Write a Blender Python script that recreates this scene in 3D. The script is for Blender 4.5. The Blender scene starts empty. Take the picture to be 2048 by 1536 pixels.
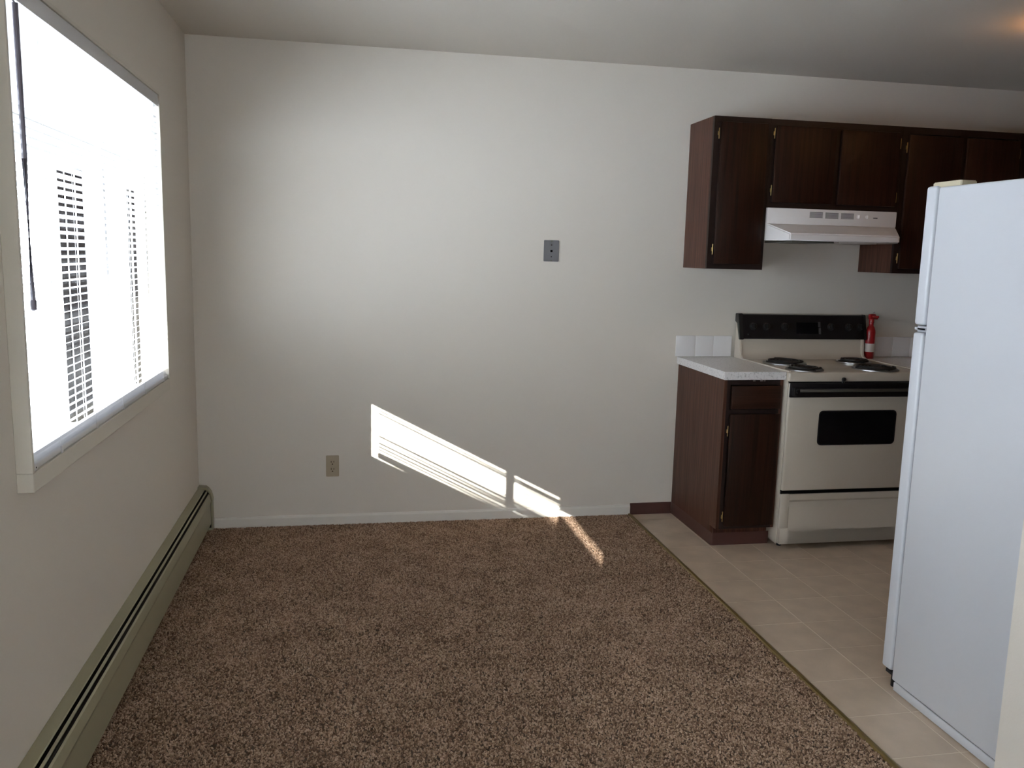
import bpy, bmesh, math, random
from mathutils import Vector, Matrix
random.seed(7)
SC = bpy.context.scene
COL = SC.collection

# ------------------------------------------------------------------ camera
YAW, PIT, ROL = .1885, -.1508, .0243
CAM = Vector((.7838, -4.5084, 1.4581))
_cy, _sy = math.cos(YAW), math.sin(YAW)
_f = Vector((_sy*math.cos(PIT), _cy*math.cos(PIT), math.sin(PIT)))
_r = Vector((_cy, -_sy, 0)); _u = _r.cross(_f)
_c, _s = math.cos(ROL), math.sin(ROL)
_R = _c*_r + _s*_u; _U = -_s*_r + _c*_u
cd = bpy.data.cameras.new('camera'); cam = bpy.data.objects.new('camera', cd)
cd.sensor_width = 36; cd.lens = 1698.562/2048*36; cd.clip_start = .05; cd.clip_end = 300
cam.matrix_world = Matrix(((_R.x, _U.x, -_f.x, CAM.x), (_R.y, _U.y, -_f.y, CAM.y), (_R.z, _U.z, -_f.z, CAM.z), (0, 0, 0, 1)))
COL.objects.link(cam); SC.camera = cam

# ------------------------------------------------------------------ world, sun, exposure
wd = bpy.data.worlds.new('winter_sky'); SC.world = wd; wd.use_nodes = True
bg = wd.node_tree.nodes['Background']
bg.inputs[0].default_value = (.90, .955, 1.06, 1); bg.inputs[1].default_value = 13.5
SUN_DIR = Vector((.328, 1.0, -.172))
sl = bpy.data.lights.new('sun', 'SUN'); sl.energy = 14; sl.angle = .0028; sl.color = (1, .965, .91)
so = bpy.data.objects.new('sun', sl); so.rotation_euler = SUN_DIR.to_track_quat('-Z', 'Y').to_euler()
so.location = (-4, -10, 5); COL.objects.link(so)
# sky portal filling the opening of the visible window (guides sampling of the sky only)
pl = bpy.data.lights.new('sky_portal', 'AREA'); pl.shape = 'RECTANGLE'; pl.size = 1.54; pl.size_y = 1.16
pl.cycles.is_portal = True
po = bpy.data.objects.new('sky_portal', pl); po.location = (-.10, -1.585, 1.47)
po.rotation_euler = Vector((1, 0, 0)).to_track_quat('-Z', 'Y').to_euler(); COL.objects.link(po)
SC.view_settings.view_transform = 'Standard'; SC.view_settings.look = 'None'
SC.view_settings.exposure = 0.42; SC.view_settings.gamma = 1.0; SC.view_settings.use_curve_mapping = False
SC.cycles.use_denoising = True
SC.cycles.max_bounces = 14; SC.cycles.diffuse_bounces = 8; SC.cycles.transparent_max_bounces = 16
SC.cycles.sample_clamp_indirect = 12

# ------------------------------------------------------------------ helpers
def tag(o, label=None, cat=None, group=None, kind=None):
    if label: o['label'] = label
    if cat: o['category'] = cat
    if group: o['group'] = group
    if kind: o['kind'] = kind
    return o

def thing(name, label, cat, loc=(0, 0, 0), group=None):
    o = bpy.data.objects.new(name, None); o.empty_display_size = .05
    o.location = loc; COL.objects.link(o)
    return tag(o, label, cat, group)

def link(name, me, mat, parent=None, smooth=False):
    if smooth:
        for p in me.polygons: p.use_smooth = True
    if mat and not me.materials: me.materials.append(mat)
    o = bpy.data.objects.new(name, me); COL.objects.link(o)
    if parent:
        o.parent = parent
        if parent.parent: off = parent.location + parent.parent.location
        else: off = parent.location
        o.location = -off          # meshes are written in room coordinates
    return o

class MB:
    """collects shapes into one mesh"""
    def __init__(s): s.bm = bmesh.new()
    def box(s, a, b, bev=0, seg=2):
        bm = bmesh.new()
        x0, y0, z0 = a; x1, y1, z1 = b
        v = [bm.verts.new(p) for p in ((x0,y0,z0),(x1,y0,z0),(x1,y1,z0),(x0,y1,z0),(x0,y0,z1),(x1,y0,z1),(x1,y1,z1),(x0,y1,z1))]
        for f in ((0,3,2,1),(4,5,6,7),(0,1,5,4),(1,2,6,5),(2,3,7,6),(3,0,4,7)): bm.faces.new([v[i] for i in f])
        if bev: bmesh.ops.bevel(bm, geom=bm.edges[:], offset=bev, segments=seg, affect='EDGES', profile=.5)
        return s._add(bm)
    def prism(s, pts, axis, a, b, bev=0):
        """pts: 2-D outline; axis: extrusion axis 0/1/2 from a to b. 2-D coords are the other two axes in order."""
        bm = bmesh.new()
        def P(p, t):
            l = list(p); l.insert(axis, t); return l
        lo = [bm.verts.new(P(p, a)) for p in pts]; hi = [bm.verts.new(P(p, b)) for p in pts]
        n = len(pts)
        bm.faces.new(lo); bm.faces.new(hi[::-1])
        for i in range(n): bm.faces.new((lo[i], hi[i], hi[(i+1) % n], lo[(i+1) % n]))
        bmesh.ops.recalc_face_normals(bm, faces=bm.faces[:])
        if bev: bmesh.ops.bevel(bm, geom=bm.edges[:], offset=bev, segments=2, affect='EDGES')
        return s._add(bm)
    def hull(s, lo, hi):
        """loft between two same-length 3-D loops, capped"""
        bm = bmesh.new()
        a = [bm.verts.new(p) for p in lo]; b = [bm.verts.new(p) for p in hi]; n = len(a)
        bm.faces.new(a); bm.faces.new(b[::-1])
        for i in range(n): bm.faces.new((a[i], b[i], b[(i+1) % n], a[(i+1) % n]))
        bmesh.ops.recalc_face_normals(bm, faces=bm.faces[:])
        return s._add(bm)
    def lathe(s, prof, c, axis=2, n=24):
        """prof: (radius, height) list about an axis through c"""
        bm = bmesh.new(); rings = []
        for r, h in prof:
            ring = []
            for k in range(n):
                t = 2*math.pi*k/n; p = [r*math.cos(t), r*math.sin(t)]; p.insert(axis, h)
                ring.append(bm.verts.new((p[0]+c[0], p[1]+c[1], p[2]+c[2])))
            rings.append(ring)
        for i in range(len(rings)-1):
            for k in range(n): bm.faces.new((rings[i][k], rings[i][(k+1) % n], rings[i+1][(k+1) % n], rings[i+1][k]))
        bm.faces.new(rings[0][::-1]); bm.faces.new(rings[-1])
        bmesh.ops.remove_doubles(bm, verts=bm.verts[:], dist=1e-6)
        bmesh.ops.recalc_face_normals(bm, faces=bm.faces[:])
        return s._add(bm)
    def tube(s, pts, r, n=8):
        bm = bmesh.new(); rings = []
        for i, p in enumerate(pts):
            p = Vector(p); d = (Vector(pts[min(i+1, len(pts)-1)]) - Vector(pts[max(i-1, 0)])).normalized()
            a = d.cross(Vector((0, 0, 1)))
            if a.length < 1e-3: a = d.cross(Vector((0, 1, 0)))
            a.normalize(); b = d.cross(a)
            rings.append([bm.verts.new(p + r*(math.cos(2*math.pi*k/n)*a + math.sin(2*math.pi*k/n)*b)) for k in range(n)])
        for i in range(len(rings)-1):
            for k in range(n): bm.faces.new((rings[i][k], rings[i][(k+1) % n], rings[i+1][(k+1) % n], rings[i+1][k]))
        bm.faces.new(rings[0][::-1]); bm.faces.new(rings[-1])
        bmesh.ops.recalc_face_normals(bm, faces=bm.faces[:])
        return s._add(bm)
    def rrect(s, axis, a, b, u0, u1, v0, v1, r, n=5, bev=0):
        """rounded rectangle plate; u,v = the other two axes in order"""
        pts = []
        for cx, cy, t0 in ((u1-r, v1-r, 0), (u0+r, v1-r, 90), (u0+r, v0+r, 180), (u1-r, v0+r, 270)):
            for k in range(n+1):
                t = math.radians(t0 + 90*k/n); pts.append((cx + r*math.cos(t), cy + r*math.sin(t)))
        return s.prism(pts, axis, a, b, bev)
    def _add(s, bm):
        me = bpy.data.meshes.new('t'); bm.to_mesh(me); bm.free(); s.bm.from_mesh(me); bpy.data.meshes.remove(me); return s
    def build(s, name, mat, parent=None, smooth=False):
        me = bpy.data.meshes.new(name); s.bm.to_mesh(me); s.bm.free()
        o = link(name, me, mat, parent)
        if smooth:
            for p in me.polygons: p.use_smooth = True
            me.set_sharp_from_angle(angle=math.radians(38))
        return o

def box(name, a, b, mat, parent=None, bev=0, seg=2):
    return MB().box(a, b, bev, seg).build(name, mat, parent, smooth=bev > 0)

# ------------------------------------------------------------------ materials
def mat(name, col, rough=.5, spec=.5, metal=0, bump=None, vary=None, coat=0):
    """bump: (scale, strength, distance[, stretch xyz]); vary: (scale, amount[, stretch])"""
    m = bpy.data.materials.new(name); m.use_nodes = True; nt = m.node_tree; b = nt.nodes['Principled BSDF']
    b.inputs['Base Color'].default_value = (*col, 1); b.inputs['Roughness'].default_value = rough
    b.inputs['Specular IOR Level'].default_value = spec; b.inputs['Metallic'].default_value = metal
    b.inputs['Coat Weight'].default_value = coat
    tc = nt.nodes.new('ShaderNodeTexCoord')
    def noise(scale, stretch=None, detail=3):
        n = nt.nodes.new('ShaderNodeTexNoise'); n.inputs['Scale'].default_value = scale; n.inputs['Detail'].default_value = detail
        if stretch:
            mp = nt.nodes.new('ShaderNodeMapping'); mp.inputs['Scale'].default_value = stretch
            nt.links.new(tc.outputs['Object'], mp.inputs[0]); nt.links.new(mp.outputs[0], n.inputs[0])
        else: nt.links.new(tc.outputs['Object'], n.inputs[0])
        return n
    if bump:
        n = noise(bump[0], bump[3] if len(bump) > 3 else None); bp = nt.nodes.new('ShaderNodeBump')
        bp.inputs['Strength'].default_value = bump[1]; bp.inputs['Distance'].default_value = bump[2]
        nt.links.new(n.outputs[0], bp.inputs['Height']); nt.links.new(bp.outputs[0], b.inputs['Normal'])
    if vary:
        n = noise(vary[0], vary[2] if len(vary) > 2 else None, 5)
        r = nt.nodes.new('ShaderNodeValToRGB'); k = vary[1]
        r.color_ramp.elements[0].position = .3; r.color_ramp.elements[1].position = .7
        r.color_ramp.elements[0].color = (*[c*(1-k) for c in col], 1); r.color_ramp.elements[1].color = (*[min(1, c*(1+k)) for c in col], 1)
        nt.links.new(n.outputs[0], r.inputs[0]); nt.links.new(r.outputs[0], b.inputs['Base Color'])
    return m

M = {}
M['wall'] = mat('wall_paint', (.70, .655, .585), .6, .3, bump=(140, .18, .0015))
M['unseen_dark'] = mat('unseen_wall_dark', (.10, .075, .055), .6, .3)  # unseen walls made dark to cut bounced fill light
M['ceiling'] = mat('ceiling_paint', (.62, .58, .515), .75, .25, bump=(90, .25, .002))
M['trim'] = mat('white_trim_paint', (.74, .71, .65), .4, .4)
M['casing'] = mat('window_casing_paint', (.62, .58, .50), .45, .4)
M['alu'] = mat('white_sash', (.75, .75, .75), .4, .5)
M['brown_vinyl'] = mat('brown_cove_vinyl', (.078, .030, .024), .38, .5)
M['gold'] = mat('aged_brass_strip', (.20, .135, .04), .42, .6, .45)
M['brass'] = mat('brass', (.62, .46, .20), .3, .5, .9)
M['grout'] = mat('pale_joint', (.78, .68, .56), .5, .4)
M['tile'] = mat('beige_vinyl', (.57, .455, .345), .33, .45, bump=(60, .06, .001), vary=(9, .10))
M['snow'] = mat('snow', (.82, .84, .88), .8, .2, bump=(3, .3, .02))
M['dark_post'] = mat('dark_stained_post', (.0035, .003, .003), .95, .0, bump=(20, .3, .004, (6, 6, .6)))
M['soffit'] = mat('soffit_paint', (.10, .097, .092), .7, .2)
M['heater'] = mat('heater_enamel', (.335, .315, .21), .42, .5)
M['black_gap'] = mat('heater_shade_black', (.012, .012, .010), .6, .3)  # near-black that paints the shade inside the heater gaps
M['fin'] = mat('heater_fin', (.18, .18, .15), .45, .5, .5)
M['fridge'] = mat('fridge_white', (.61, .63, .67), .38, .5, bump=(420, .08, .0006))
M['gasket'] = mat('gasket_grey', (.36, .37, .40), .6, .3)
M['almond'] = mat('almond_plastic', (.56, .50, .36), .4, .5)
M['black_rubber'] = mat('black_rubber', (.012, .012, .014), .6, .3)
M['cream'] = mat('cream_enamel', (.575, .52, .435), .24, .5, coat=.2)
M['hood'] = mat('hood_enamel', (.78, .75, .735), .35, .5)
M['black_glass'] = mat('black_glass', (.006, .006, .007), .12, .5)
M['black_panel'] = mat('black_panel', (.010, .009, .010), .3, .45)
M['black_knob'] = mat('black_knob', (.014, .014, .014), .32, .5)
M['grey_mark'] = mat('grey_print', (.42, .42, .40), .5, .3)
M['dim_mark'] = mat('dim_print', (.09, .09, .09), .5, .3)
M['steel_bar'] = mat('dull_grey_bar', (.20, .195, .17), .3, .5, .7)
M['chrome'] = mat('chrome', (.42, .42, .42), .34, .5, 1)
M['coil'] = mat('burner_coil', (.013, .012, .011), .55, .5)
M['stainless'] = mat('stainless', (.20, .20, .21), .42, .4, .5, bump=(300, .05, .0004, (1, 1, 12)))
M['hole'] = mat('dark_hole', (.006, .006, .006), .8, .1)
M['outlet'] = mat('ivory_plastic', (.40, .335, .235), .4, .5)
M['slot'] = mat('outlet_slot', (.05, .028, .012), .7, .2)
M['ceramic'] = mat('white_ceramic', (.78, .77, .77), .16, .5, coat=.3)
M['red'] = mat('red_enamel', (.27, .008, .010), .3, .5)
M['label'] = mat('paper_label', (.55, .50, .46), .6, .3)
M['lamp_metal'] = mat('lamp_metal', (.5, .42, .3), .4, .5, .5)
M['cord'] = mat('white_cord', (.75, .75, .75), .7, .2)
M['rail'] = mat('blind_rail_enamel', (.62, .62, .64), .35, .5)
M['wand'] = mat('clear_grey_wand', (.16, .15, .19), .25, .5)

def wood(name, dark, light, grain_axis=2, rough=.42):
    m = bpy.data.materials.new(name); m.use_nodes = True; nt = m.node_tree; b = nt.nodes['Principled BSDF']
    tc = nt.nodes.new('ShaderNodeTexCoord'); mp = nt.nodes.new('ShaderNodeMapping')
    sc = [38, 38, 38]; sc[grain_axis] = 1.6; mp.inputs['Scale'].default_value = sc
    n1 = nt.nodes.new('ShaderNodeTexNoise'); n1.inputs['Scale'].default_value = 1.6; n1.inputs['Detail'].default_value = 7; n1.inputs['Distortion'].default_value = .5
    n2 = nt.nodes.new('ShaderNodeTexNoise'); n2.inputs['Scale'].default_value = 5.5; n2.inputs['Detail'].default_value = 4
    mx = nt.nodes.new('ShaderNodeMath'); mx.operation = 'MULTIPLY_ADD'; mx.inputs[1].default_value = .35
    r = nt.nodes.new('ShaderNodeValToRGB'); r.color_ramp.elements[0].position = .42; r.color_ramp.elements[1].position = .86
    r.color_ramp.elements[0].color = (*dark, 1); r.color_ramp.elements[1].color = (*light, 1)
    nt.links.new(tc.outputs['Object'], mp.inputs[0]); nt.links.new(mp.outputs[0], n1.inputs[0]); nt.links.new(mp.outputs[0], n2.inputs[0])
    nt.links.new(n2.outputs[0], mx.inputs[0]); nt.links.new(n1.outputs[0], mx.inputs[2])
    nt.links.new(mx.outputs[0], r.inputs[0]); nt.links.new(r.outputs[0], b.inputs['Base Color'])
    b.inputs['Roughness'].default_value = rough; b.inputs['Specular IOR Level'].default_value = .22
    bp = nt.nodes.new('ShaderNodeBump'); bp.inputs['Strength'].default_value = .12; bp.inputs['Distance'].default_value = .001
    nt.links.new(mx.outputs[0], bp.inputs['Height']); nt.links.new(bp.outputs[0], b.inputs['Normal'])
    return m
M['wood'] = wood('walnut_laminate', (.044, .017, .010), (.115, .050, .032))
M['wood_h_shaded'] = wood('walnut_level_shaded', (.014, .0050, .0028), (.042, .017, .009), 0)  # same walnut, level grain, darkened like the shaded fronts
M['wood_front_shaded'] = wood('walnut_front_shaded', (.011, .004, .0022), (.032, .0125, .0065))  # walnut darkened to put the shade of the fronts into the colour
M['wood_edge'] = mat('dark_frame_edge', (.016, .007, .005), .5, .35)

def speckle():
    m = bpy.data.materials.new('speckled_laminate'); m.use_nodes = True; nt = m.node_tree; b = nt.nodes['Principled BSDF']
    tc = nt.nodes.new('ShaderNodeTexCoord')
    n = nt.nodes.new('ShaderNodeTexNoise'); n.inputs['Scale'].default_value = 95; n.inputs['Detail'].default_value = 6; n.inputs['Roughness'].default_value = .7
    r = nt.nodes.new('ShaderNodeValToRGB'); e = r.color_ramp.elements
    e[0].position = .36; e[0].color = (.48, .47, .47, 1); e[1].position = .48; e[1].color = (.76, .75, .75, 1)
    nt.links.new(tc.outputs['Object'], n.inputs[0]); nt.links.new(n.outputs[0], r.inputs[0]); nt.links.new(r.outputs[0], b.inputs['Base Color'])
    b.inputs['Roughness'].default_value = .3
    return m
M['counter'] = speckle()

def glass():
    m = bpy.data.materials.new('window_glass'); m.use_nodes = True; nt = m.node_tree; nt.nodes.clear()
    out = nt.nodes.new('ShaderNodeOutputMaterial'); mix = nt.nodes.new('ShaderNodeMixShader'); fr = nt.nodes.new('ShaderNodeValue')
    t = nt.nodes.new('ShaderNodeBsdfTransparent'); t.inputs[0].default_value = (.97, .985, .98, 1); g = nt.nodes.new('ShaderNodeBsdfGlossy'); g.inputs['Roughness'].default_value = .02
    fr.outputs[0].default_value = .04
    nt.links.new(fr.outputs[0], mix.inputs[0]); nt.links.new(t.outputs[0], mix.inputs[1]); nt.links.new(g.outputs[0], mix.inputs[2]); nt.links.new(mix.outputs[0], out.inputs[0])
    return m
M['glass'] = glass()

def slat_mat():
    m = bpy.data.materials.new('white_slat'); m.use_nodes = True; nt = m.node_tree; nt.nodes.clear()
    out = nt.nodes.new('ShaderNodeOutputMaterial'); mix = nt.nodes.new('ShaderNodeMixShader'); mix.inputs[0].default_value = .08
    b = nt.nodes.new('ShaderNodeBsdfPrincipled'); b.inputs['Base Color'].default_value = (.66, .66, .67, 1); b.inputs['Roughness'].default_value = .4
    t = nt.nodes.new('ShaderNodeBsdfTranslucent'); t.inputs[0].default_value = (.92, .92, .93, 1)
    nt.links.new(b.outputs[0], mix.inputs[1]); nt.links.new(t.outputs[0], mix.inputs[2]); nt.links.new(mix.outputs[0], out.inputs[0])
    return m
M['slat'] = slat_mat()
def sheer(name, t):
    m = bpy.data.materials.new(name); m.use_nodes = True; nt = m.node_tree; nt.nodes.clear()
    out = nt.nodes.new('ShaderNodeOutputMaterial'); mix = nt.nodes.new('ShaderNodeMixShader'); mix.inputs[0].default_value = t
    b = nt.nodes.new('ShaderNodeBsdfDiffuse'); b.inputs[0].default_value = (.9, .9, .9, 1)
    a = nt.nodes.new('ShaderNodeBsdfTranslucent'); a.inputs[0].default_value = (.92, .92, .92, 1)
    nt.links.new(b.outputs[0], mix.inputs[1]); nt.links.new(a.outputs[0], mix.inputs[2]); nt.links.new(mix.outputs[0], out.inputs[0])
    return m
M['shade_cloth'] = sheer('white_shade_cloth', .32)
M['curtain'] = sheer('white_sheer_curtain', .40)

def emit(name, col, s):
    m = bpy.data.materials.new(name); m.use_nodes = True; b = m.node_tree.nodes['Principled BSDF']
    b.inputs['Base Color'].default_value = (.8, .7, .5, 1); b.inputs['Emission Color'].default_value = (*col, 1); b.inputs['Emission Strength'].default_value = s
    return m
M['lamp'] = emit('warm_lamp_glass', (1, .44, .12), 6.0)

# ------------------------------------------------------------------ room shell
H = 2.47; XR = 5.05; YF = -7.55; XC = 2.347; XP = 2.50; YP = -2.66
WT = .12
S = dict(kind='structure')
fl = tag(box('floor', (-WT, YF-.1, -.12), (XR+.1, .12, -.0008), M['grout']), **S)
tag(box('wall_back', (-WT, 0, -.12), (XR+.1, .12, 2.62), M['wall']), **S)
tag(box('wall_right', (XR, YF, -.0008), (XR+.1, 0, H), M['unseen_dark']), **S)
W3 = (.20, 1.45, .06, 2.16)           # unseen opening added behind the viewer for fill light
wf = MB().box((-WT, YF-.1, -.0008), (W3[0], YF, H)).box((W3[1], YF-.1, -.0008), (XR+.1, YF, H)).box((W3[0], YF-.1, -.0008), (W3[1], YF, W3[2])).box((W3[0], YF-.1, W3[3]), (W3[1], YF, H))
bmesh.ops.remove_doubles(wf.bm, verts=wf.bm.verts[:], dist=1e-5)
tag(wf.build('wall_front', M['unseen_dark']), **S)
tag(box('wall_partition', (XP, YF, -.0008), (XP+.10, YP, H), M['wall']), **S)
tag(box('ceiling', (-WT, YF-.1, H), (XR+.1, 0, H+.14), M['ceiling']), **S)
WL = .07
# left wall with two openings:  window_1 (in view) and window_added_sun (unseen, added to cast the sun patch)
W1 = (-2.358, -.812, .882, 2.05)     # y0 y1 z0 z1 of opening 1
W2 = (-6.95, -2.701, .838, 2.05)
lw = MB()
zt = H; zb = -.0008
lw.box((-WL, YF, zb), (0, W2[0], zt)).box((-WL, W2[0], zb), (0, W2[1], W2[2])).box((-WL, W2[0], W2[3]), (0, W2[1], zt))
lw.box((-WL, W2[1], zb), (0, W1[0], zt)).box((-WL, W1[0], zb), (0, W1[1], W1[2])).box((-WL, W1[0], W1[3]), (0, W1[1], zt))
lw.box((-WL, W1[1], zb), (0, 0, zt))
bmesh.ops.remove_doubles(lw.bm, verts=lw.bm.verts[:], dist=1e-5)
tag(lw.build('wall_left', M['wall']), **S)

# skirting and strips
bb = MB().prism([(0, .0), (-.012, .0), (-.012, .046), (-.008, .056), (0, .058)], 0, .075, 2.348)
tag(bb.build('baseboard_back', M['trim']), **S)
tr = MB().prism([(0, 0), (-.009, 0), (-.0045, .008), (-.0035, .064), (0, .066)], 0, 2.350, 2.598)
tag(tr.build('trim_1', M['brown_vinyl']), **S)
ts = MB().prism([(XC-.014, -.003), (XC+.014, -.003), (XC+.010, .004), (XC+.002, .008), (XC-.008, .008)], 1, YF+.01, -.012)
tag(ts.build('trim_2', M['gold']), **S)

# vinyl squares of the kitchen floor (only the ones before the partition and fridge are in view)
TX, TY, TS, J = 2.5916, -.8057+.2316*3, .2316, .0020
xs = [XC+.014] + [TX+TS*i for i in range(0, 10)] + [4.95]
ys = [-.004] + [TY-TS*j for j in range(0, 12)]
full = None
for i in range(len(xs)-1):
    for j in range(len(ys)-1):
        x0, x1, y1, y0 = xs[i]+J, xs[i+1]-J, ys[j]-J, ys[j+1]+J
        if x1-x0 < .03: continue
        if abs(x1-x0-TS+2*J) < 1e-4 and abs(y1-y0-TS+2*J) < 1e-4:
            if full is None:
                full = MB().box((-(TS/2-J), -(TS/2-J), -.0008), (TS/2-J, TS/2-J, 0)).build('vinyl_tile', M['tile'], fl)
                t = full
            else:
                t = full.copy(); COL.objects.link(t); t.parent = fl
            t.location = ((x0+x1)/2, (y0+y1)/2, 0)
        else:
            box('vinyl_tile', (x0, y0, -.0008), (x1, y1, 0), M['tile'], fl)

# ------------------------------------------------------------------ carpet (tufts instanced inside one object)
def carpet():
    nx, ny = 24, 36; x0, x1, y0, y1 = .002, XC-.012, -3.45, -.013
    vs = [(x0+(x1-x0)*i/nx, y0+(y1-y0)*j/ny, -.0004) for j in range(ny+1) for i in range(nx+1)]
    fs = [(j*(nx+1)+i, j*(nx+1)+i+1, (j+1)*(nx+1)+i+1, (j+1)*(nx+1)+i) for j in range(ny) for i in range(nx)]
    # the part behind the viewer: a plain continuation of the same backing
    k = len(vs); vs += [(x0, YF+.01, -.0004), (x1, YF+.01, -.0004)]; fs.append((k, k+1, nx, 0))
    me = bpy.data.meshes.new('carpet'); me.from_pydata(vs, [], fs)
    base = mat('carpet_backing', (.095, .068, .050), .95, .05)
    m = bpy.data.materials.new('carpet_tuft'); m.use_nodes = True; nt = m.node_tree; b = nt.nodes['Principled BSDF']
    at = nt.nodes.new('ShaderNodeAttribute'); at.attribute_type = 'INSTANCER'; at.attribute_name = 'tone'
    r = nt.nodes.new('ShaderNodeValToRGB'); e = r.color_ramp.elements
    e[0].position = 0; e[0].color = (.145, .086, .055, 1); e[1].position = 1; e[1].color = (.52, .375, .275, 1)
    x = e.new(.5); x.color = (.33, .218, .148, 1)
    nt.links.new(at.outputs['Fac'], r.inputs[0]); nt.links.new(r.outputs[0], b.inputs['Base Color'])
    b.inputs['Roughness'].default_value = .9; b.inputs['Specular IOR Level'].default_value = .1
    o = link('carpet', me, base)
    tag(o, 'brown nubby twist pile carpet covering the floor below the window', 'carpet', None, 'stuff')
    ng = bpy.data.node_groups.new('carpet_pile', 'GeometryNodeTree')
    ng.interface.new_socket('Geometry', in_out='INPUT', socket_type='NodeSocketGeometry')
    ng.interface.new_socket('Geometry', in_out='OUTPUT', socket_type='NodeSocketGeometry')
    N = ng.nodes.new; L = ng.links.new
    gi = N('NodeGroupInput'); go = N('NodeGroupOutput')
    dp = N('GeometryNodeDistributePointsOnFaces'); dp.distribute_method = 'RANDOM'; dp.inputs['Density'].default_value = 44000
    pos0 = N('GeometryNodeInputPosition'); sep = N('ShaderNodeSeparateXYZ'); cmp = N('FunctionNodeCompare'); cmp.operation = 'GREATER_THAN'
    L(pos0.outputs[0], sep.inputs[0]); L(sep.outputs[1], cmp.inputs[0]); cmp.inputs[1].default_value = -3.4
    L(gi.outputs[0], dp.inputs['Mesh']); L(cmp.outputs[0], dp.inputs['Selection'])
    ico = N('GeometryNodeMeshIcoSphere'); ico.inputs['Radius'].default_value = 1; ico.inputs['Subdivisions'].default_value = 2
    tf = N('GeometryNodeTransform'); tf.inputs['Scale'].default_value = (.0025, .0031, .0058)
    sm = N('GeometryNodeSetMaterial'); sm.inputs['Material'].default_value = m
    ss = N('GeometryNodeSetShadeSmooth')
    L(ico.outputs[0], tf.inputs['Geometry']); L(tf.outputs[0], ss.inputs[0]); L(ss.outputs[0], sm.inputs['Geometry'])
    ip = N('GeometryNodeInstanceOnPoints')
    L(dp.outputs['Points'], ip.inputs['Points']); L(sm.outputs[0], ip.inputs['Instance'])
    rr = N('FunctionNodeRandomValue'); rr.data_type = 'FLOAT_VECTOR'
    rr.inputs[0].default_value = (-.75, -.75, 0); rr.inputs[1].default_value = (.75, .75, 6.28)
    L(rr.outputs[0], ip.inputs['Rotation'])
    rs = N('FunctionNodeRandomValue'); rs.data_type = 'FLOAT'; rs.inputs[2].default_value = .6; rs.inputs[3].default_value = 1.25; rs.inputs['Seed'].default_value = 3
    L(rs.outputs[1], ip.inputs['Scale'])
    # tone: patches of pile lying differently + per-tuft scatter
    pos = N('GeometryNodeInputPosition')
    n1 = N('ShaderNodeTexNoise'); n1.inputs['Scale'].default_value = 7; n1.inputs['Detail'].default_value = 4; L(pos.outputs[0], n1.inputs[0])
    rt = N('FunctionNodeRandomValue'); rt.data_type = 'FLOAT'; rt.inputs[2].default_value = -.5; rt.inputs[3].default_value = .5; rt.inputs['Seed'].default_value = 9
    ma = N('ShaderNodeMath'); ma.operation = 'MULTIPLY_ADD'; ma.inputs[1].default_value = .7; ma.inputs[2].default_value = .12
    L(n1.outputs[0], ma.inputs[0]); ad = N('ShaderNodeMath'); ad.operation = 'ADD'; ad.use_clamp = True
    L(ma.outputs[0], ad.inputs[0]); L(rt.outputs[1], ad.inputs[1])
    st = N('GeometryNodeStoreNamedAttribute'); st.data_type = 'FLOAT'; st.domain = 'INSTANCE'; st.inputs['Name'].default_value = 'tone'
    L(ip.outputs[0], st.inputs['Geometry']); L(ad.outputs[0], st.inputs['Value'])
    jn = N('GeometryNodeJoinGeometry'); L(gi.outputs[0], jn.inputs[0]); L(st.outputs[0], jn.inputs[0]); L(jn.outputs[0], go.inputs[0])
    md = o.modifiers.new('pile', 'NODES'); md.node_group = ng
carpet()

# ------------------------------------------------------------------ window 1 (frame protrudes from the wall) and its blind
def window_one():
    y0, y1, z0, z1 = -2.370, -.800, .868, 2.062; P_ = .038; t = .012
    w = MB().box((0, y0, z0), (P_, y1, .916), .002).box((0, y0, .916), (P_, y0+t, z1-.011), .0015).box((0, y1-t, .916), (P_, y1, z1-.011), .0015).box((0, y0, z1-.011), (P_, y1, z1), .0015)
    o = tag(w.build('window_1', M['casing'], None), **S)
    r = MB()
    a, b, c, d = W1; A, B_ = -.062, -.030; k = .016
    r.box((A, a+.001, c+.001), (B_, b-.001, c+k)).box((A, a+.001, d-k), (B_, b-.001, d-.001))
    r.box((A, a+.001, c+k), (B_, a+k, d-k)).box((A, b-k, c+k), (B_, b-.001, d-k))
    r.build('sash_frame', M['alu'], o)
    ym = -1.37
    box('meeting_stile', (-.056, ym-.016, c+k), (-.036, ym+.016, d-k), M['alu'], o, .002)
    box('pane', (-.048, a+k, c+k), (-.044, ym-.016, d-k), M['glass'], o)
    box('pane', (-.048, ym+.016, c+k), (-.044, b-k, d-k), M['glass'], o)
window_one()

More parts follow.
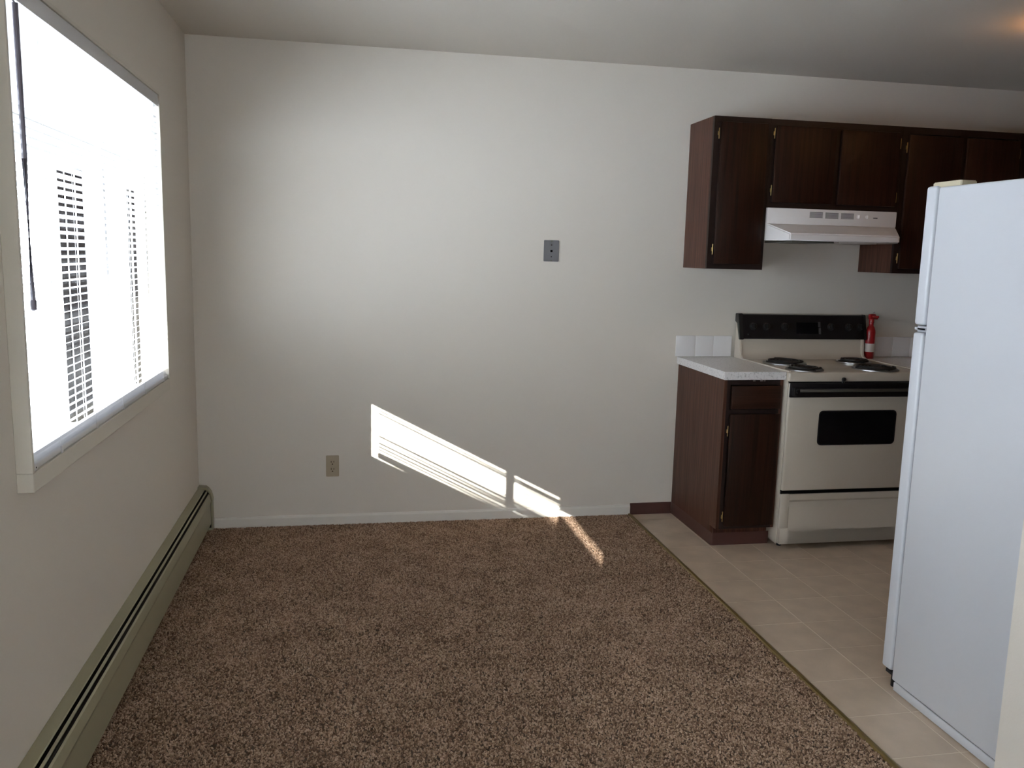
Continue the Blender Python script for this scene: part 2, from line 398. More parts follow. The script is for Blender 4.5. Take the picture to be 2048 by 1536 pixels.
def blind():
    yA, yB = -2.354, -.816; xc = .016
    o = thing('window_blind', 'white slatted mini blind lowered over the bright window', 'blind', (xc, (yA+yB)/2, .92))
    MB().box((.001, yA, 2.012), (.031, yB, 2.049), .002).box((.031, yA, 2.006), (.034, yB, 2.0495), .001).build('headrail', M['rail'], o, True)
    # one slat: a shallow arc 25 mm wide
    def slat_mesh(tilt, dz=0):
        w, n, crown = .0265, 4, .0016; vs = []; fs = []
        prof = []
        for k in range(n+1):
            t = -1+2*k/n; px = t*w/2; pz = crown*(1-t*t)
            c, s = math.cos(tilt), math.sin(tilt)
            prof.append((px*c - pz*s, px*s + pz*c))
        for (px, pz) in prof: vs += [(px, yA+.003, pz), (px, yB-.003, pz)]
        for k in range(n): fs.append((2*k, 2*k+2, 2*k+3, 2*k+1))
        me = bpy.data.meshes.new('slat'); me.from_pydata(vs, [], fs)
        for p in me.polygons: p.use_smooth = True
        me.materials.append(M['slat']); return me
    me = slat_mesh(math.radians(19)); flat = slat_mesh(math.radians(2))
    zlo, zhi, pitch = .952, 2.002, .0214
    n = int((zhi-zlo)/pitch)
    rnd = random.Random(3)
    for k in range(n+1):
        s = bpy.data.objects.new('slat', me); COL.objects.link(s); s.parent = o
        s.location = (xc+rnd.uniform(-.0006, .0006)-o.location.x, -o.location.y, zhi-k*pitch-o.location.z)
        s.rotation_euler = (0, rnd.uniform(-.012, .012), 0)
    for k in range(4):                                    # slack slats resting on the bottom rail
        s = bpy.data.objects.new('slat', flat); COL.objects.link(s); s.parent = o
        s.location = (xc-o.location.x, -o.location.y, .9365+k*.0042-o.location.z)
        s.rotation_euler = (rnd.uniform(-.0008, .0008), rnd.uniform(-.05, .05), 0)
    MB().rrect(1, yA+.002, yB-.002, .003, .035, .917, .934, .005, 3).build('bottom_rail', M['rail'], o, True)
    e = MB().rrect(1, yA-.0005, yA+.022, .0015, .0365, .9155, .9355, .005, 3).build('end_cap', M['rail'], o, True)
    MB().lathe([(.0022, 0), (.0022, .0006)], (.0366, yA+.010, .925), 0, 10).build('screw', M['hole'], e)
    for y in (-2.152, -1.833, -1.524, -1.214, -.897):
        MB().tube([(.0325, y, .934), (.0325, y, 2.006)], .0007, 5).tube([(.0005, y, .934), (.0005, y, 2.006)], .0007, 5).build('ladder_cord', M['cord'], o)
        MB().box((.0345, y-.006, .9165), (.0368, y+.006, .935)).build('rail_clip', M['slat'], o)
    MB().tube([(.045, -2.325, 1.99), (.047, -2.330, 1.65), (.046, -2.326, 1.315)], .0062, 8).lathe([(.002, 0), (.0075, .004), (.0075, .022), (.006, .026)], (.046, -2.326, 1.300), 2, 10).tube([(.033, -2.325, 2.012), (.045, -2.325, 1.988)], .002, 6).build('tilt_wand', M['wand'], o, True)
blind()

# added unseen window; shade, slats and boards are cut to shape the sun patch
def added_sun_window():
    y0, y1, z0, z1 = W2
    r = MB()
    r.box((-.066, y0+.002, z1-.03), (-.04, y1-.002, z1-.002)).box((-.066, y0+.002, z0-.02), (-.04, y1-.002, z0-.001))
    o = tag(r.build('window_added_sun', M['alu']), **S)
    box('mullion', (-.064, -5.205, z0), (-.036, -5.135, z1), M['alu'], o)
    box('pane', (-.055, y0+.003, z0), (-.051, y1-.003, z1-.03), M['glass'], o)
    yc = -5.93
    MB().box((-.012, yc, 1.126), (-.008, -2.708, z1)).box((-.012, y0+.003, 1.058), (-.008, yc, z1)).build('shade', M['shade_cloth'], o)
    box('board', (-.014, y0+.003, z0-.02), (-.006, yc, 1.030), M['soffit'], o)  # added light stop, leaves a slit for the carpet streak
    MB().prism([(-2.85, .852), (-4.2, .836), (yc, .830), (yc, .892), (-4.2, .886), (-2.85, .879)], 0, -.016, -.004).build('bottom_rail', M['soffit'], o)
    for a, h in ((.934, .0040), (.972, .0042), (.898, .0030), (.914, .0036), (1.096, .0034), (1.112, .0025), (.990, .0016)):
        MB().prism([(-2.85, a-h), (yc, a-h*2.6), (yc, a+h*2.6), (-2.85, a+h)], 0, -.012, -.009).build('slat', M['soffit'], o)  # added strips that draw the dark lines in the sun patch
    MB().prism([(-2.85, .9485), (-4.0, .946), (yc, .943), (yc, .963), (-4.0, .956), (-2.85, .9525)], 0, -.012, -.009).build('slat', M['soffit'], o)
    MB().prism([(-5.235, .84), (-5.235, .862), (yc, .985), (yc, .84)], 0, -.014, -.008).build('board', M['soffit'], o)  # added light stop trimming the sun patch near the floor
    for k in range(4):
        a = 1.03+k*.024
        box('slat', (-.012, yc, a-.0045), (-.009, -5.235, a+.0045), M['soffit'], o)
added_sun_window()

# unseen window added behind the viewer for soft fill, diffused by a sheer curtain
def added_fill_window():
    x0, x1, z0, z1 = W3; y = YF-.06
    r = MB().box((x0, y, z0), (x0+.05, y+.03, z1)).box((x1-.05, y, z0), (x1, y+.03, z1)).box((x0+.05, y, z0), (x1-.05, y+.03, z0+.05)).box((x0+.05, y, z1-.05), (x1-.05, y+.03, z1)).box(((x0+x1)/2-.03, y, z0+.05), ((x0+x1)/2+.03, y+.03, z1-.05))
    o = tag(r.build('window_added_fill', M['alu']), **S)
    box('pane', (x0+.05, y+.012, z0+.05), ((x0+x1)/2-.03, y+.016, z1-.05), M['glass'], o)
    box('pane', ((x0+x1)/2+.03, y+.012, z0+.05), (x1-.05, y+.016, z1-.05), M['glass'], o)
    n = 120; vs = []; fs = []
    for k in range(n+1):
        t = k/n; yy = YF-.012+.010*math.sin(t*2*math.pi*20)
        vs += [(x0+.004+(x1-x0-.008)*t, yy, z0+.005), (x0+.004+(x1-x0-.008)*t, yy, z1-.005)]
        if k: fs.append((2*k-2, 2*k, 2*k+1, 2*k-1))
    me = bpy.data.meshes.new('curtain'); me.from_pydata(vs, [], fs); link('curtain', me, M['curtain'], o)
added_fill_window()

# ------------------------------------------------------------------ outside: snow, porch roof, posts
tag(box('ground', (-90, -60, -.6), (-.15, 120, -.05), M['snow']), **S)
tag(MB().box((-2.0, -14, 2.30), (-.08, 12, 2.36)).box((-1.57, -14, 2.06), (-1.43, 12, 2.30)).build('ceiling_porch', M['soffit']), **S)
def post(x, y, label, boards=((-.090, -.048), (-.030, .030), (.048, .094))):
    o = thing('porch_post', label, 'post', (x, y, -.05))
    for a, b in boards:
        box('board', (x+a, y-.02, -.05), (x+b, y+.02, 2.06), M['dark_post'], o, .003, 1)
    return o
post(-1.5, 3.22, 'dark porch post of three boards seen through the middle of the blind')
post(-1.5, 5.38, 'dark porch post farther off, seen through the blind near the room corner', ((-.075, -.055), (-.030, .100)))

# ------------------------------------------------------------------ baseboard heater
def heater():
    ya, yb = -3.35, -.050
    o = thing('baseboard_heater', 'olive cream metal baseboard heater along the floor under the window', 'heater', (.03, -1.7, 0))
    MB().prism([(.001, .228), (.034, .225), (.0370, .2225), (.0345, .2205), (.003, .221), (.003, .02), (.001, .02)], 1, ya, yb).build('back_plate', M['heater'], o)
    MB().prism([(.0405, .2075), (.0435, .2165), (.0492, .2120), (.0465, .204)], 1, ya, yb).build('damper_blade', M['heater'], o)
    MB().prism([(.0535, .196), (.0555, .2015), (.0600, .196), (.0660, .164), (.0625, .150), (.0625, .040), (.056, .030), (.054, .032), (.060, .042), (.060, .150), (.0632, .164), (.0575, .194)], 1, ya, yb).build('front_panel', M['heater'], o)
    box('slot_shade_liner', (.006, ya, .06), (.0525, yb, .202), M['black_gap'], o)  # black liner filling the inside so the slots look shaded
    cp = [(.0008, .004), (.0008, .236), (.038, .234), (.052, .222), (.064, .204), (.072, .168), (.070, .150), (.070, .004)]
    MB().prism(cp, 1, yb+.005, -.0015, 0).build('end_cap', M['heater'], o)
    inner = [(.004, .02), (.004, .226), (.036, .222), (.050, .212), (.060, .196), (.066, .165), (.063, .15), (.063, .02)]
    MB().prism(inner, 1, yb-.001, yb+.005).build('cap_shadow', M['black_gap'], o)  # black filler painting the shadow line between cover and cap
heater()

# ------------------------------------------------------------------ wall plates
def outlet():
    o = thing('wall_outlet', 'ivory duplex outlet low on the back wall', 'outlet', (.68, 0, .267))
    x0, x1, z0, z1 = .6465, .7145, .266, .381; xc = (x0+x1)/2; zc = (z0+z1)/2
    MB().rrect(1, -.006, 0, x0, x1, z0, z1, .003, 2, .0015).build('cover_plate', M['outlet'], o, True)
    for s in (-1, 1):
        c = zc + s*.0195
        f = MB().rrect(1, -.0078, -.004, xc-.0165, xc+.0165, c-.0145, c+.0145, .011, 5, .0006).build('receptacle', M['outlet'], o, True)
        h = MB().box((xc-.0085, -.0082, c-.001), (xc-.0055, -.0074, c+.009)).box((xc+.0055, -.0082, c), (xc+.0085, -.0074, c+.008))
        h.prism([(xc-.0036, c-.0115), (xc+.0036, c-.0115), (xc+.003, c-.007), (xc, c-.0045), (xc-.003, c-.007)], 1, -.0082, -.0074)
        h.build('slot', M['slot'], f)
    MB().lathe([(.003, 0), (.003, -.0012), (.002, -.0018)], (xc, -.006, zc), 1, 12).build('screw', M['outlet'], o, True)
outlet()

def jack():
    o = thing('jack_plate', 'stainless steel jack plate high on the back wall', 'wall plate', (1.84, 0, 1.43))
    x0, x1, z0, z1 = 1.799, 1.882, 1.428, 1.541; xc = (x0+x1)/2; zc = (z0+z1)/2
    MB().rrect(1, -.007, 0, x0, x1, z0, z1, .003, 2, .002).build('plate', M['stainless'], o, True)
    j = MB().rrect(1, -.0085, -.005, xc-.010, xc+.010, zc-.011, zc+.008, .003, 2).build('jack', M['stainless'], o, True)
    MB().rrect(1, -.0090, -.0080, xc-.006, xc+.006, zc-.007, zc+.005, .002, 2).build('socket_hole', M['hole'], j)
    for s in (-1, 1):
        MB().lathe([(.0032, 0), (.0032, -.001), (.002, -.0016)], (xc, -.007, zc+s*.031), 1, 12).build('screw', M['wood_edge'], o, True)
        MB().rrect(1, -.0076, -.0060, xc-.004, xc+.005, zc+s*.0515-.004, zc+s*.0515+.004, .001, 2).build('notch', M['fin'], o)
jack()

# ------------------------------------------------------------------ cabinets
def hinge(x, y, z, parent):
    """thin brass leaf hinge with a small knuckle bulge, on a door front at y"""
    m = MB().rrect(1, y-.003, y, x-.001, x+.0035, z-.027, z+.027, .0015, 2)
    m.tube([(x+.0015, y-.003, z-.026), (x+.0015, y-.003, z+.026)], .0020, 8)
    m.rrect(1, y-.0035, y, x-.0055, x+.001, z-.010, z+.010, .002, 2)
    return m.build('hinge', M['brass'], parent, True)

def door(x0, x1, z0, z1, yf, parent, hinges=(), side=-1, name='door'):
    """slab door with an eased edge standing proud of the face frame at yf"""
    d = MB().box((x0, yf-.018, z0), (x1, yf-.0005, z1), .005, 2).build(name, M['wood_front_shaded'], parent, True)
    for z in hinges: hinge(x0-.007 if side < 0 else x1+.005, yf-.003, z, d)
    return d

def wall_cabinet(x0, x1, z0, z1, doors, label, side_visible=True, yd=-.30):
    o = thing('wall_cabinet', label, 'cabinet', ((x0+x1)/2, -.15, z0), 'dark wall cabinets')
    yf = yd-.02; t = .016
    m = MB().box((x0, yd, z0), (x0+t, -.001, z1)).box((x1-t, yd, z0), (x1, -.001, z1)).box((x0+t, yd, z0), (x1-t, -.001, z0+t)).box((x0+t, yd, z1-t), (x1-t, -.001, z1)).box((x0+t, -.010, z0+t), (x1-t, -.001, z1-t))
    m.build('carcass', M['wood'], o)
    f = MB(); w = .035
    f.box((x0, yf, z0), (x0+w, yd, z1)).box((x1-w, yf, z0), (x1, yd, z1)).box((x0+w, yf, z0), (x1-w, yd, z0+w)).box((x0+w, yf, z1-w), (x1-w, yd, z1))
    if len(doors) > 1:
        xm = (doors[0][1]+doors[1][0])/2; f.box((xm-.025, yf, z0+w), (xm+.025, yd, z1-w))
    f.build('face_frame', M['wood_edge'], o)
    for d in doors: door(d[0], d[1], d[2], d[3], yf, o, d[4], d[5])
    return o

wall_cabinet(2.595, 2.906, 1.412, 2.180, [(2.626, 2.884, 1.438, 2.152, (2.094, 1.512), -1)], 'tall single door walnut wall cabinet left of the range hood')
wall_cabinet(2.907, 3.664, 1.735, 2.1795, [(2.930, 3.268, 1.760, 2.148, (2.108, 1.822), -1), (3.300, 3.640, 1.760, 2.144, (2.09, 1.81), 1)], 'short two door walnut wall cabinet above the range hood')
wall_cabinet(3.665, 4.392, 1.409, 2.179, [(3.692, 4.012, 1.434, 2.138, (2.072, 1.490), -1), (4.040, 4.366, 1.434, 2.136, (2.07, 1.49), 1)], 'tall two door walnut wall cabinet right of the range hood')
wall_cabinet(4.393, 5.040, 1.409, 2.1785, [(4.42, 4.715, 1.434, 2.134, (2.068, 1.49), -1), (4.735, 5.02, 1.434, 2.134, (2.068, 1.49), 1)], 'walnut wall cabinet at the right edge above the fridge top')

def base_cabinet(x0, x1, label, doors, drawers, cove=True):
    o = thing('base_cabinet', label, 'cabinet', ((x0+x1)/2, -.3, 0), 'dark base cabinets')
    yd, yf, zt, t = -.59, -.61, .873, .016
    c = MB()
    side = [(-.001, 0), (-.001, zt), (yf, zt), (yf, .102), (-.540, .102), (-.540, 0)]
    c.prism(side, 0, x0, x0+t)
    c.prism(side, 0, x1-t, x1)
    c.box((x0+t, yd, .102), (x1-t, -.001, .118)).box((x0+t, -.010, .118), (x1-t, -.001, zt)).box((x0+t, -.55, 0), (x1-t, -.535, .102))
    c.build('carcass', M['wood'], o)
    f = MB(); w = .035
    f.box((x0+t, yf, .102), (x0+w, yd, zt)).box((x1-w, yf, .102), (x1-t, yd, zt)).box((x0+w, yf, .102), (x1-w, yd, .14)).box((x0+w, yf, .69), (x1-w, yd, .72)).box((x0+w, yf, .845), (x1-w, yd, zt))
    f.build('face_frame', M['wood_edge'], o)
    for d in doors: door(d[0], d[1], d[2], d[3], yf, o, d[4], d[5])
    for d in drawers:
        MB().box((d[0], yf-.018, d[2]), (d[1], yf-.0005, d[3]), .005, 2).build('drawer', M['wood_h_shaded'], o, True)
    if cove:
        prof = [(0, 0), (-.010, 0), (-.005, .009), (-.004, .066), (0, .068)]
        # runs along the cabinet side, round the corner and across the toe kick
        path = [(x0-.0005, -.006), (x0-.0005, -.553)]
        for k in range(1, 6):
            a = math.radians(90*k/5); path.append((x0+.012-.0125*math.cos(a), -.553-.0125*math.sin(a)))
        path.append((x1, -.5655))
        bm = bmesh.new(); rings = []
        for i, p in enumerate(path):
            a = Vector(path[max(i-1, 0)]); b = Vector(path[min(i+1, len(path)-1)]); d = (b-a).normalized(); n = Vector((d.y, -d.x)) * -1
            if i == 0: n = Vector((-1, 0))
            n = Vector((d.y, -d.x))
            rings.append([bm.verts.new((p[0]-q*n.x*-1, p[1]-q*n.y*-1, z)) for q, z in prof])
        for i in range(len(rings)-1):
            for k in range(len(prof)): bm.faces.new((rings[i][k], rings[i+1][k], rings[i+1][(k+1) % len(prof)], rings[i][(k+1) % len(prof)]))
        bm.faces.new(rings[0]); bm.faces.new(rings[-1][::-1]); bmesh.ops.recalc_face_normals(bm, faces=bm.faces[:])
        mb = MB(); mb._add(bm); mb.build('cove_base', M['brown_vinyl'], o, True)
        for x, dx in ((2.752, .013), (2.790, .017), (2.812, .006)): MB().rrect(1, -.6106, -.6098, x, x+dx, .8640, .8672, .001, 2).build('chipped_edge', M['label'], o)
    return o
base_cabinet(2.600, 2.916, 'narrow walnut base cabinet with one drawer left of the stove', [(2.637, 2.902, .118, .700, (.612, .168), -1)], [(2.637, 2.902, .724, .842)])
base_cabinet(3.694, 5.035, 'wide walnut base cabinet right of the stove behind the fridge', [(3.73, 4.14, .118, .700, (.612, .168), -1), (4.17, 4.58, .118, .700, (.612, .168), 1), (4.61, 5.0, .118, .7, (), 1)], [(3.73, 4.14, .724, .842), (4.17, 4.58, .724, .842), (4.61, 5.0, .724, .842)], False)
tag(MB().box((2.588, -.635, .8735), (2.9175, -.001, .914), .0015, 1).build('countertop', M['counter'], None, True), 'short speckled white countertop left of the stove', 'countertop')
tag(MB().box((3.692, -.635, .8735), (5.045, -.001, .914), .0015, 1).build('countertop', M['counter'], None, True), 'long speckled white countertop right of the stove', 'countertop')

def splash(xs, label, round_left):
    o = thing('tile_backsplash', label, 'backsplash', ((xs[0]+xs[-1])/2, -.005, .915))
    for i in range(len(xs)-1):
        a, b = xs[i]+.0011, xs[i+1]-.0011
        MB().box((a, -.0095, .9155), (b, -.001, 1.033), .0028, 2).build('tile', M['ceramic'], o, True)
    box('grout', (xs[0]+.002, -.0055, .9155), (xs[-1]-.002, -.0005, 1.031), M['trim'], o)
splash([2.574, 2.690, 2.797, 2.910], 'three white tiles behind the short countertop', True)
splash([3.700+.1135*k for k in range(12)], 'row of white tiles behind the long countertop', True)

# ------------------------------------------------------------------ range hood
def hood():
    o = thing('range_hood', 'almond white range hood under the short wall cabinet', 'range hood', (3.28, -.2, 1.56))
    x0, x1 = 2.909, 3.656; yb = -.332; yl = -.470; l0, l1 = 2.971, 3.590
    MB().box((x0, yb, 1.652), (x1, -.002, 1.7335), .003, 2).build('upper_housing', M['hood'], o, True)
    # skirt: tapered in plan, sloping top, vertical lip
    b = bmesh.new()
    P = lambda *p: b.verts.new(p)
    bk = [P(x0, -.002, 1.565), P(x0, -.002, 1.652), P(x1, -.002, 1.652), P(x1, -.002, 1.565)]
    md = [P(x0, yb, 1.565), P(x0, yb, 1.652), P(x1, yb, 1.652), P(x1, yb, 1.565)]
    fr = [P(l0, yl, 1.565), P(l0, yl, 1.6015), P(l1, yl, 1.6015), P(l1, yl, 1.565)]
    for A, B_ in ((bk, md), (md, fr)):
        for i in range(3): b.faces.new((A[i], A[i+1], B_[i+1], B_[i]))
    b.faces.new(fr); b.faces.new(bk[::-1])
    # underside, recessed
    rc = [P(x0+.02, -.02, 1.567), P(x1-.02, -.02, 1.567), P(l1-.015, yl+.02, 1.567), P(l0+.015, yl+.02, 1.567)]
    b.faces.new((bk[0], bk[3], rc[1], rc[0])); b.faces.new((bk[3], md[3], fr[3], rc[2], rc[1])); b.faces.new((fr[3], fr[0], rc[3], rc[2])); b.faces.new((fr[0], md[0], bk[0], rc[0], rc[3])); b.faces.new(rc)
    bmesh.ops.recalc_face_normals(b, faces=b.faces[:])
    es = [e for e in b.edges if len(e.link_faces) == 2 and e.calc_face_angle(0) > .35 and all(v.co.y < -.3 for v in e.verts) and min(v.co.z for v in e.verts) > 1.563]
    bmesh.ops.bevel(b, geom=es, offset=.006, segments=3, affect='EDGES')
    mb = MB(); mb._add(b); mb.build('skirt', M['hood'], o, True)
    MB().box((3.02, -.40, 1.557), (3.26, -.10, 1.567), .002).build('grease_filter', M['fin'], o, True)
    MB().box((3.30, -.38, 1.559), (3.52, -.20, 1.567), .002).build('lamp_lens', M['label'], o, True)
    for k, a in enumerate((3.146, 3.236, 3.326)):
        g = MB().box((a, yb-.0012, 1.6865), (a+.079, yb, 1.7195)).build('vent', M['hood'], o)
        s = MB()
        for j in range(6): s.box((a+.002, yb-.0018, 1.6885+j*.0052), (a+.077, yb-.0008, 1.6885+j*.0052+.0030))
        s.build('louver_slot', M['dim_mark'], g)
    for a in (3.432, 3.481):
        MB().lathe([(.0105, 0), (.0105, -.004), (.009, -.006)], (a, yb, 1.702), 1, 16).box((a-.002, yb-.012, 1.694), (a+.002, yb-.005, 1.710), .001, 1).build('switch', M['hood'], o, True)
    MB().rrect(1, yb-.0006, yb, 3.518, 3.543, 1.6955, 1.7000, .001, 2).build('badge', M['dim_mark'], o)
hood()

# ------------------------------------------------------------------ stove
def stove():
    x0, x1 = 2.9205, 3.6885; yf = -.66
    o = thing('stove', 'cream electric coil stove with black control panel and oven window', 'stove', ((x0+x1)/2, -.33, 0))
    MB().box((x0, -.640, .030), (x1, -.025, .876), .003, 2).prism([(-.60, .012), (-.60, .03), (-.03, .03), (-.03, .012)], 0, x0+.02, x1-.02).build('body', M['cream'], o, True)
    # cooktop with raised rim
    ct = MB().box((x0, yf, .866), (x1, -.085, .914), .008, 3)
    for a, b in (((x0+.001, yf+.012, .910), (x0+.014, -.09, .920)), ((x1-.014, yf+.012, .910), (x1-.001, -.09, .920))): ct.box(a, b, .004, 2)
    ct.build('cooktop', M['cream'], o, True)
    # backguard, cove-curved front
    pts = [(-.025, .87), (-.025, 1.165), (-.045, 1.165), (-.078, 1.02), (-.080, .975), (-.086, .945), (-.100, .925), (-.128, .914), (-.128, .87)]
    MB().prism(pts, 0, x0+.004, x1-.004, .0).build('backguard', M['cream'], o, True)
    for a in (x0, x1-.016):
        MB().prism([(-.022, .87), (-.022, 1.13), (-.052, 1.13), (-.086, 1.02), (-.090, .96), (-.104, .930), (-.140, .917), (-.140, .87)], 0, a, a+.016, .003).build('backguard_end', M['cream'], o, True)
    # black control panel, leaning back
    pn = [(-.036, 1.163), (-.064, 1.160), (-.094, 1.026), (-.082, 1.024), (-.05, 1.10)]
    cp = MB().prism(pn, 0, x0+.018, x1-.002, .003).build('control_panel', M['black_panel'], o, True)
    for a, b in ((x0-.006, x0+.019), (x1-.003, x1+.0095)):
        MB().prism([(-.022, 1.165), (-.066, 1.165), (-.100, 1.022), (-.080, 1.020), (-.048, 1.108), (-.022, 1.118)], 0, a, b, .003).build('panel_end', M['black_knob'], cp, True)
    dvec = Vector((0, -.134, -.030)).normalized()      # not used for placement, panel normal below
    nrm = Vector((0, -.976, .218)); up = Vector((0, -.218*1.0, -.976))
    def face(z):           # y of the leaning face at height z
        return -.064 - .030*(1.160-z)/.134
    def knob(x, z, r=.019):
        c = Vector((x, face(z), z)); n = 20
        bm = bmesh.new(); rings = []
        e1 = Vector((1, 0, 0)); e2 = nrm.cross(e1)
        for rr_, h in ((r*1.15, .0005), (r*1.12, .003), (r*.95, .004), (r*.88, .014), (r*.80, .016)):
            rings.append([bm.verts.new(c+nrm*h+(e1*math.cos(2*math.pi*k/n)+e2*math.sin(2*math.pi*k/n))*rr_) for k in range(n)])
        for i in range(len(rings)-1):
            for k in range(n): bm.faces.new((rings[i][k], rings[i][(k+1) % n], rings[i+1][(k+1) % n], rings[i+1][k]))
        bm.faces.new(rings[-1])
        bmesh.ops.recalc_face_normals(bm, faces=bm.faces[:])
        mb = MB(); mb._add(bm)
        # grip bar
        lo = []; hi = []
        for sx, sz in ((-1, -1), (1, -1), (1, 1), (-1, 1)):
            q = e1*sx*.0045 + e2*sz*r*.85; lo.append(c+nrm*.012+q); hi.append(c+nrm*.024+q*.85)
        mb.hull(lo, hi)
        k = mb.build('knob', M['black_knob'], cp, True)
        m = MB(); lo = []; hi = []
        for sx, sz in ((-1, 0), (1, 0), (1, 1), (-1, 1)):
            q = e1*sx*.0011 + e2*sz*-r*.7; lo.append(c+nrm*.0205+q); hi.append(c+nrm*.0248+q)
        m.hull(lo, hi); m.build('pointer', M['dim_mark'], k)
        dz = .031
        box('dial_mark', (x-.006, face(z-dz)-.001, z-dz-.0008), (x+.006, face(z-dz)-.0002, z-dz+.0008), M['dim_mark'], k)
        box('dial_mark', (x-.004, face(z+dz)-.001, z+dz-.001), (x+.004, face(z+dz)-.0002, z+dz+.001), M['dim_mark'], k)
    for x in (2.998, 3.077, 3.190, 3.476, 3.586, 3.658): knob(x, 1.094, .019 if x != 3.190 else .020)
    # clock: darker window, three tiny lit dots of print, glossy grey strip
    def quad(xa, xb, za, zb, out, m, name, parent):
        lo = [(xa, face(za)-.0003, za), (xb, face(za)-.0003, za), (xb, face(zb)-.0003, zb), (xa, face(zb)-.0003, zb)]
        hi = [tuple(Vector(p)+nrm*out) for p in lo]
        return MB().hull(lo, hi).build(name, m, parent)
    ck = quad(3.262, 3.405, 1.055, 1.118, .0012, M['black_glass'], 'clock', cp)
    for x in (3.280, 3.322, 3.380): quad(x-.002, x+.002, 1.094, 1.098, .002, M['grey_mark'], 'indicator', ck)
    quad(3.398, 3.412, 1.054, 1.088, .0022, M['dim_mark'], 'switch_strip', cp)
    quad(3.396, 3.410, 1.092, 1.122, .0022, M['dim_mark'], 'switch_strip', cp)
    quad(2.962, 2.970, 1.046, 1.054, .002, M['dim_mark'], 'indicator', cp)
    # burners
    for bx, by, r, nm in ((3.085, -.300, .098, 0), (3.052, -.565, .080, 1), (3.520, -.260, .080, 1), (3.462, -.548, .098, 0)):
        b = MB().lathe([(r*.2, .9155), (r*.85, .9160), (r*1.06, .9200), (r*1.14, .9215), (r*1.17, .9200), (r*1.17, .9150)], (bx, by, 0), 2, 32).build('burner', M['chrome'], o, True)
        pts = []; turns = 4.6 if nm == 0 else 3.6; N = int(turns*22)
        for k in range(N+1):
            t = k/N; a = 2*math.pi*turns*t + by*7; rr_ = .018 + (r-.018)*t
            pts.append((bx+rr_*math.cos(a), by+rr_*math.sin(a), .9285+.0012*math.sin(k*.7)))
        MB().tube(pts, .0055, 6).build('coil', M['coil'], b, True)
        s = MB()
        for k in range(3):
            a = math.radians(40+120*k); s.tube([(bx, by, .922), (bx+r*math.cos(a), by+r*math.sin(a), .922)], .0028, 6)
        s.build('coil_support', M['black_rubber'], b)
    # oven door
    dr = MB().box((x0+.003, yf, .307), (x1-.003, -.6405, .861), .007, 3).build('oven_door', M['cream'], o, True)
    box('trim_band', (x0+.004, yf-.010, .789), (x1-.004, yf+.003, .8625), M['black_panel'], dr, .004)
    MB().rrect(1, yf-.040, yf-.022, x0+.022, x1-.022, .814, .838, .008, 3, .003).box((x0+.012, yf-.030, .800), (x0+.034, yf-.005, .842), .004).box((x1-.034, yf-.030, .800), (x1-.012, yf-.005, .842), .004).build('handle', M['black_panel'], dr, True)
    box('handle_insert', (x0+.040, yf-.0425, .8215), (x1-.040, yf-.039, .8355), M['steel_bar'], dr, .001)
    MB().rrect(1, yf-.0028, yf+.003, 3.096, 3.530, .541, .720, .022, 5, .001).build('window_trim', M['black_panel'], dr, True)
    MB().rrect(1, yf-.0038, yf+.003, 3.103, 3.523, .548, .713, .017, 5).build('oven_window', M['black_glass'], dr)
    # vent slot between cooktop and door, and latch
    box('vent_gap', (x0+.006, yf+.006, .861), (x1-.006, -.642, .8665), M['hole'], o)
    MB().lathe([(.010, -.004), (.0105, -.012), (.0085, -.016)], (3.213, yf, .880), 1, 14).box((3.204, yf-.010, .852), (3.219, yf-.002, .882), .003, 1).build('door_latch', M['black_knob'], o, True)
    # storage drawer: finger channel under the top edge, kicked-in lower edge
    dw = [(-.6405, .288), (yf+.001, .288), (yf-.001, .284), (yf-.001, .258), (yf+.011, .246), (yf+.001, .222), (yf, .216), (yf, .112), (yf-.008, .100), (yf-.011, .030), (-.6405, .030)]
    MB().prism(dw, 0, x0+.05, x1-.05).box((x0+.002, yf, .028), (x0+.051, -.6405, .290), .006, 2).box((x1-.051, yf, .028), (x1-.002, -.6405, .290), .006, 2).prism([(-.6405, .030), (yf-.011, .030), (yf-.008, .100), (yf+.002, .112), (-.6405, .112)], 0, x0+.003, x1-.003).build('storage_drawer', M['cream'], o, True)
    for a, b in ((x0+.03, -.60), (x1-.05, -.60), (x0+.03, -.07), (x1-.05, -.07)):
        MB().lathe([(.012, 0), (.012, .03)], (a+.01, b, 0), 2, 12).build('foot', M['black_rubber'], o)
    box('drawer_gap', (x0+.004, -.652, .289), (x1-.004, -.635, .308), M['hole'], o)
stove()

# ------------------------------------------------------------------ fire extinguisher on the counter right of the stove
def extinguisher():
    c = (3.7292, -.080, .9142)
    o = thing('fire_extinguisher', 'small red fire extinguisher standing beside the stove control panel', 'extinguisher', c)
    MB().lathe([(.024, 0), (.027, .004), (.027, .150), (.025, .165), (.019, .182), (.013, .190), (.013, .205), (.0150, .207), (.0150, .225), (.012, .230)], c, 2, 24).build('cylinder', M['red'], o, True)
    MB().lathe([(.0274, .040), (.0274, .088)], c, 2, 24).build('label', M['label'], o, True)
    h = MB().box((c[0]-.018, c[1]-.012, c[2]+.226), (c[0]+.020, c[1]+.012, c[2]+.258), .006, 2).box((c[0]-.005, c[1]-.060, c[2]+.238), (c[0]+.008, c[1]-.008, c[2]+.250), .003, 1)
    h.lathe([(.006, 0), (.006, .02)], (c[0]+.016, c[1], c[2]+.232), 0, 10).build('valve_head', M['red'], o, True)
    MB().tube([(c[0]-.004, c[1]-.012, c[2]+.262), (c[0]+.004, c[1]-.014, c[2]+.270), (c[0]+.010, c[1]-.012, c[2]+.262)], .002, 6).build('pull_pin', M['chrome'], o, True)
extinguisher()

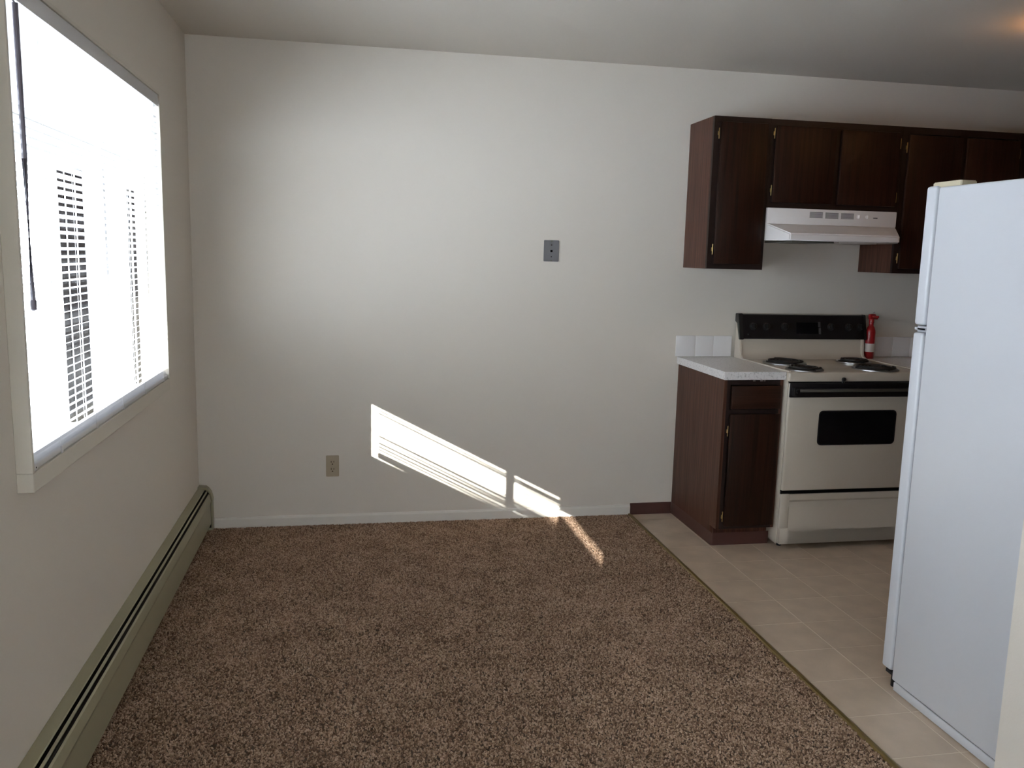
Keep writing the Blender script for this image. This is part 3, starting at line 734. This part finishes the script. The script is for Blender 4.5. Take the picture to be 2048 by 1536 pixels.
# ------------------------------------------------------------------ fridge
def fridge():
    x0, x1 = 2.616, 3.36; yb, yf = -2.73, -2.048; zt = 1.703
    o = thing('refrigerator', 'tall white top freezer refrigerator at the right edge', 'refrigerator', ((x0+x1)/2, -2.4, 0))
    MB().box((x0, yb, .036), (x1, yf, zt), .006, 3).build('cabinet_body', M['fridge'], o, True)
    box('base_skirt', (x0+.001, yb, .004), (x1-.001, yf-.012, .0335), M['fridge'], o, .001)
    box('base_shadow_gap', (x0+.006, yb+.01, .030), (x1-.006, yf-.02, .040), M['hole'], o)
    def dr(z0, z1):
        d = MB().box((x0+.001, yf+.012, z0), (x1-.001, yf+.064, z1), .010, 3).build('door', M['fridge'], o, True)
        box('gasket', (x0+.010, yf+.001, z0+.010), (x1-.010, yf+.013, z1-.010), M['gasket'], d)
        return d
    a = dr(1.262, 1.709); b = dr(.060, 1.238)
    box('center_rail', (x0+.004, yf+.002, 1.240), (x1-.004, yf+.045, 1.260), M['gasket'], o)
    box('center_hinge', (x0+.004, yf+.006, 1.246), (x0+.05, yf+.060, 1.254), M['fridge'], o, .001)
    MB().rrect(2, 1.7035, 1.7205, x0+.012, x0+.075, yf-.080, yf+.052, .010, 3, .003).build('hinge_cover', M['almond'], o, True)
    MB().box((x0+.010, yf+.004, .042), (x0+.06, yf+.050, .056), .002, 1).lathe([(.014, 0), (.014, .042)], (x0+.03, yf+.02, 0), 2, 12).build('lower_hinge', M['black_rubber'], o, True)
    box('toe_grille', (x0+.03, yf-.01, .008), (x1-.03, yf+.004, .048), M['gasket'], o)
    for d, z0, z1 in ((a, 1.29, 1.55), (b, .80, 1.21)):
        MB().tube([(x1-.05, yf+.064, z0), (x1-.05, yf+.098, z0+.02), (x1-.05, yf+.098, z1-.02), (x1-.05, yf+.064, z1)], .010, 8).build('handle', M['fridge'], d, True)
fridge()

# ------------------------------------------------------------------ ceiling lamp just past the right edge of the picture
def lamp():
    c = (3.70, -1.32, H)
    o = thing('ceiling_lamp', 'small round ceiling lamp giving a warm glow over the kitchen', 'lamp', c)
    MB().lathe([(.075, -.0005), (.075, -.018), (.06, -.024)], c, 2, 24).build('base', M['lamp_metal'], o, True)
    MB().lathe([(.05, -.025), (.095, -.040), (.105, -.065), (.085, -.095), (.045, -.112), (.005, -.116)], c, 2, 24).build('glass_shade', M['lamp'], o, True)
lamp()
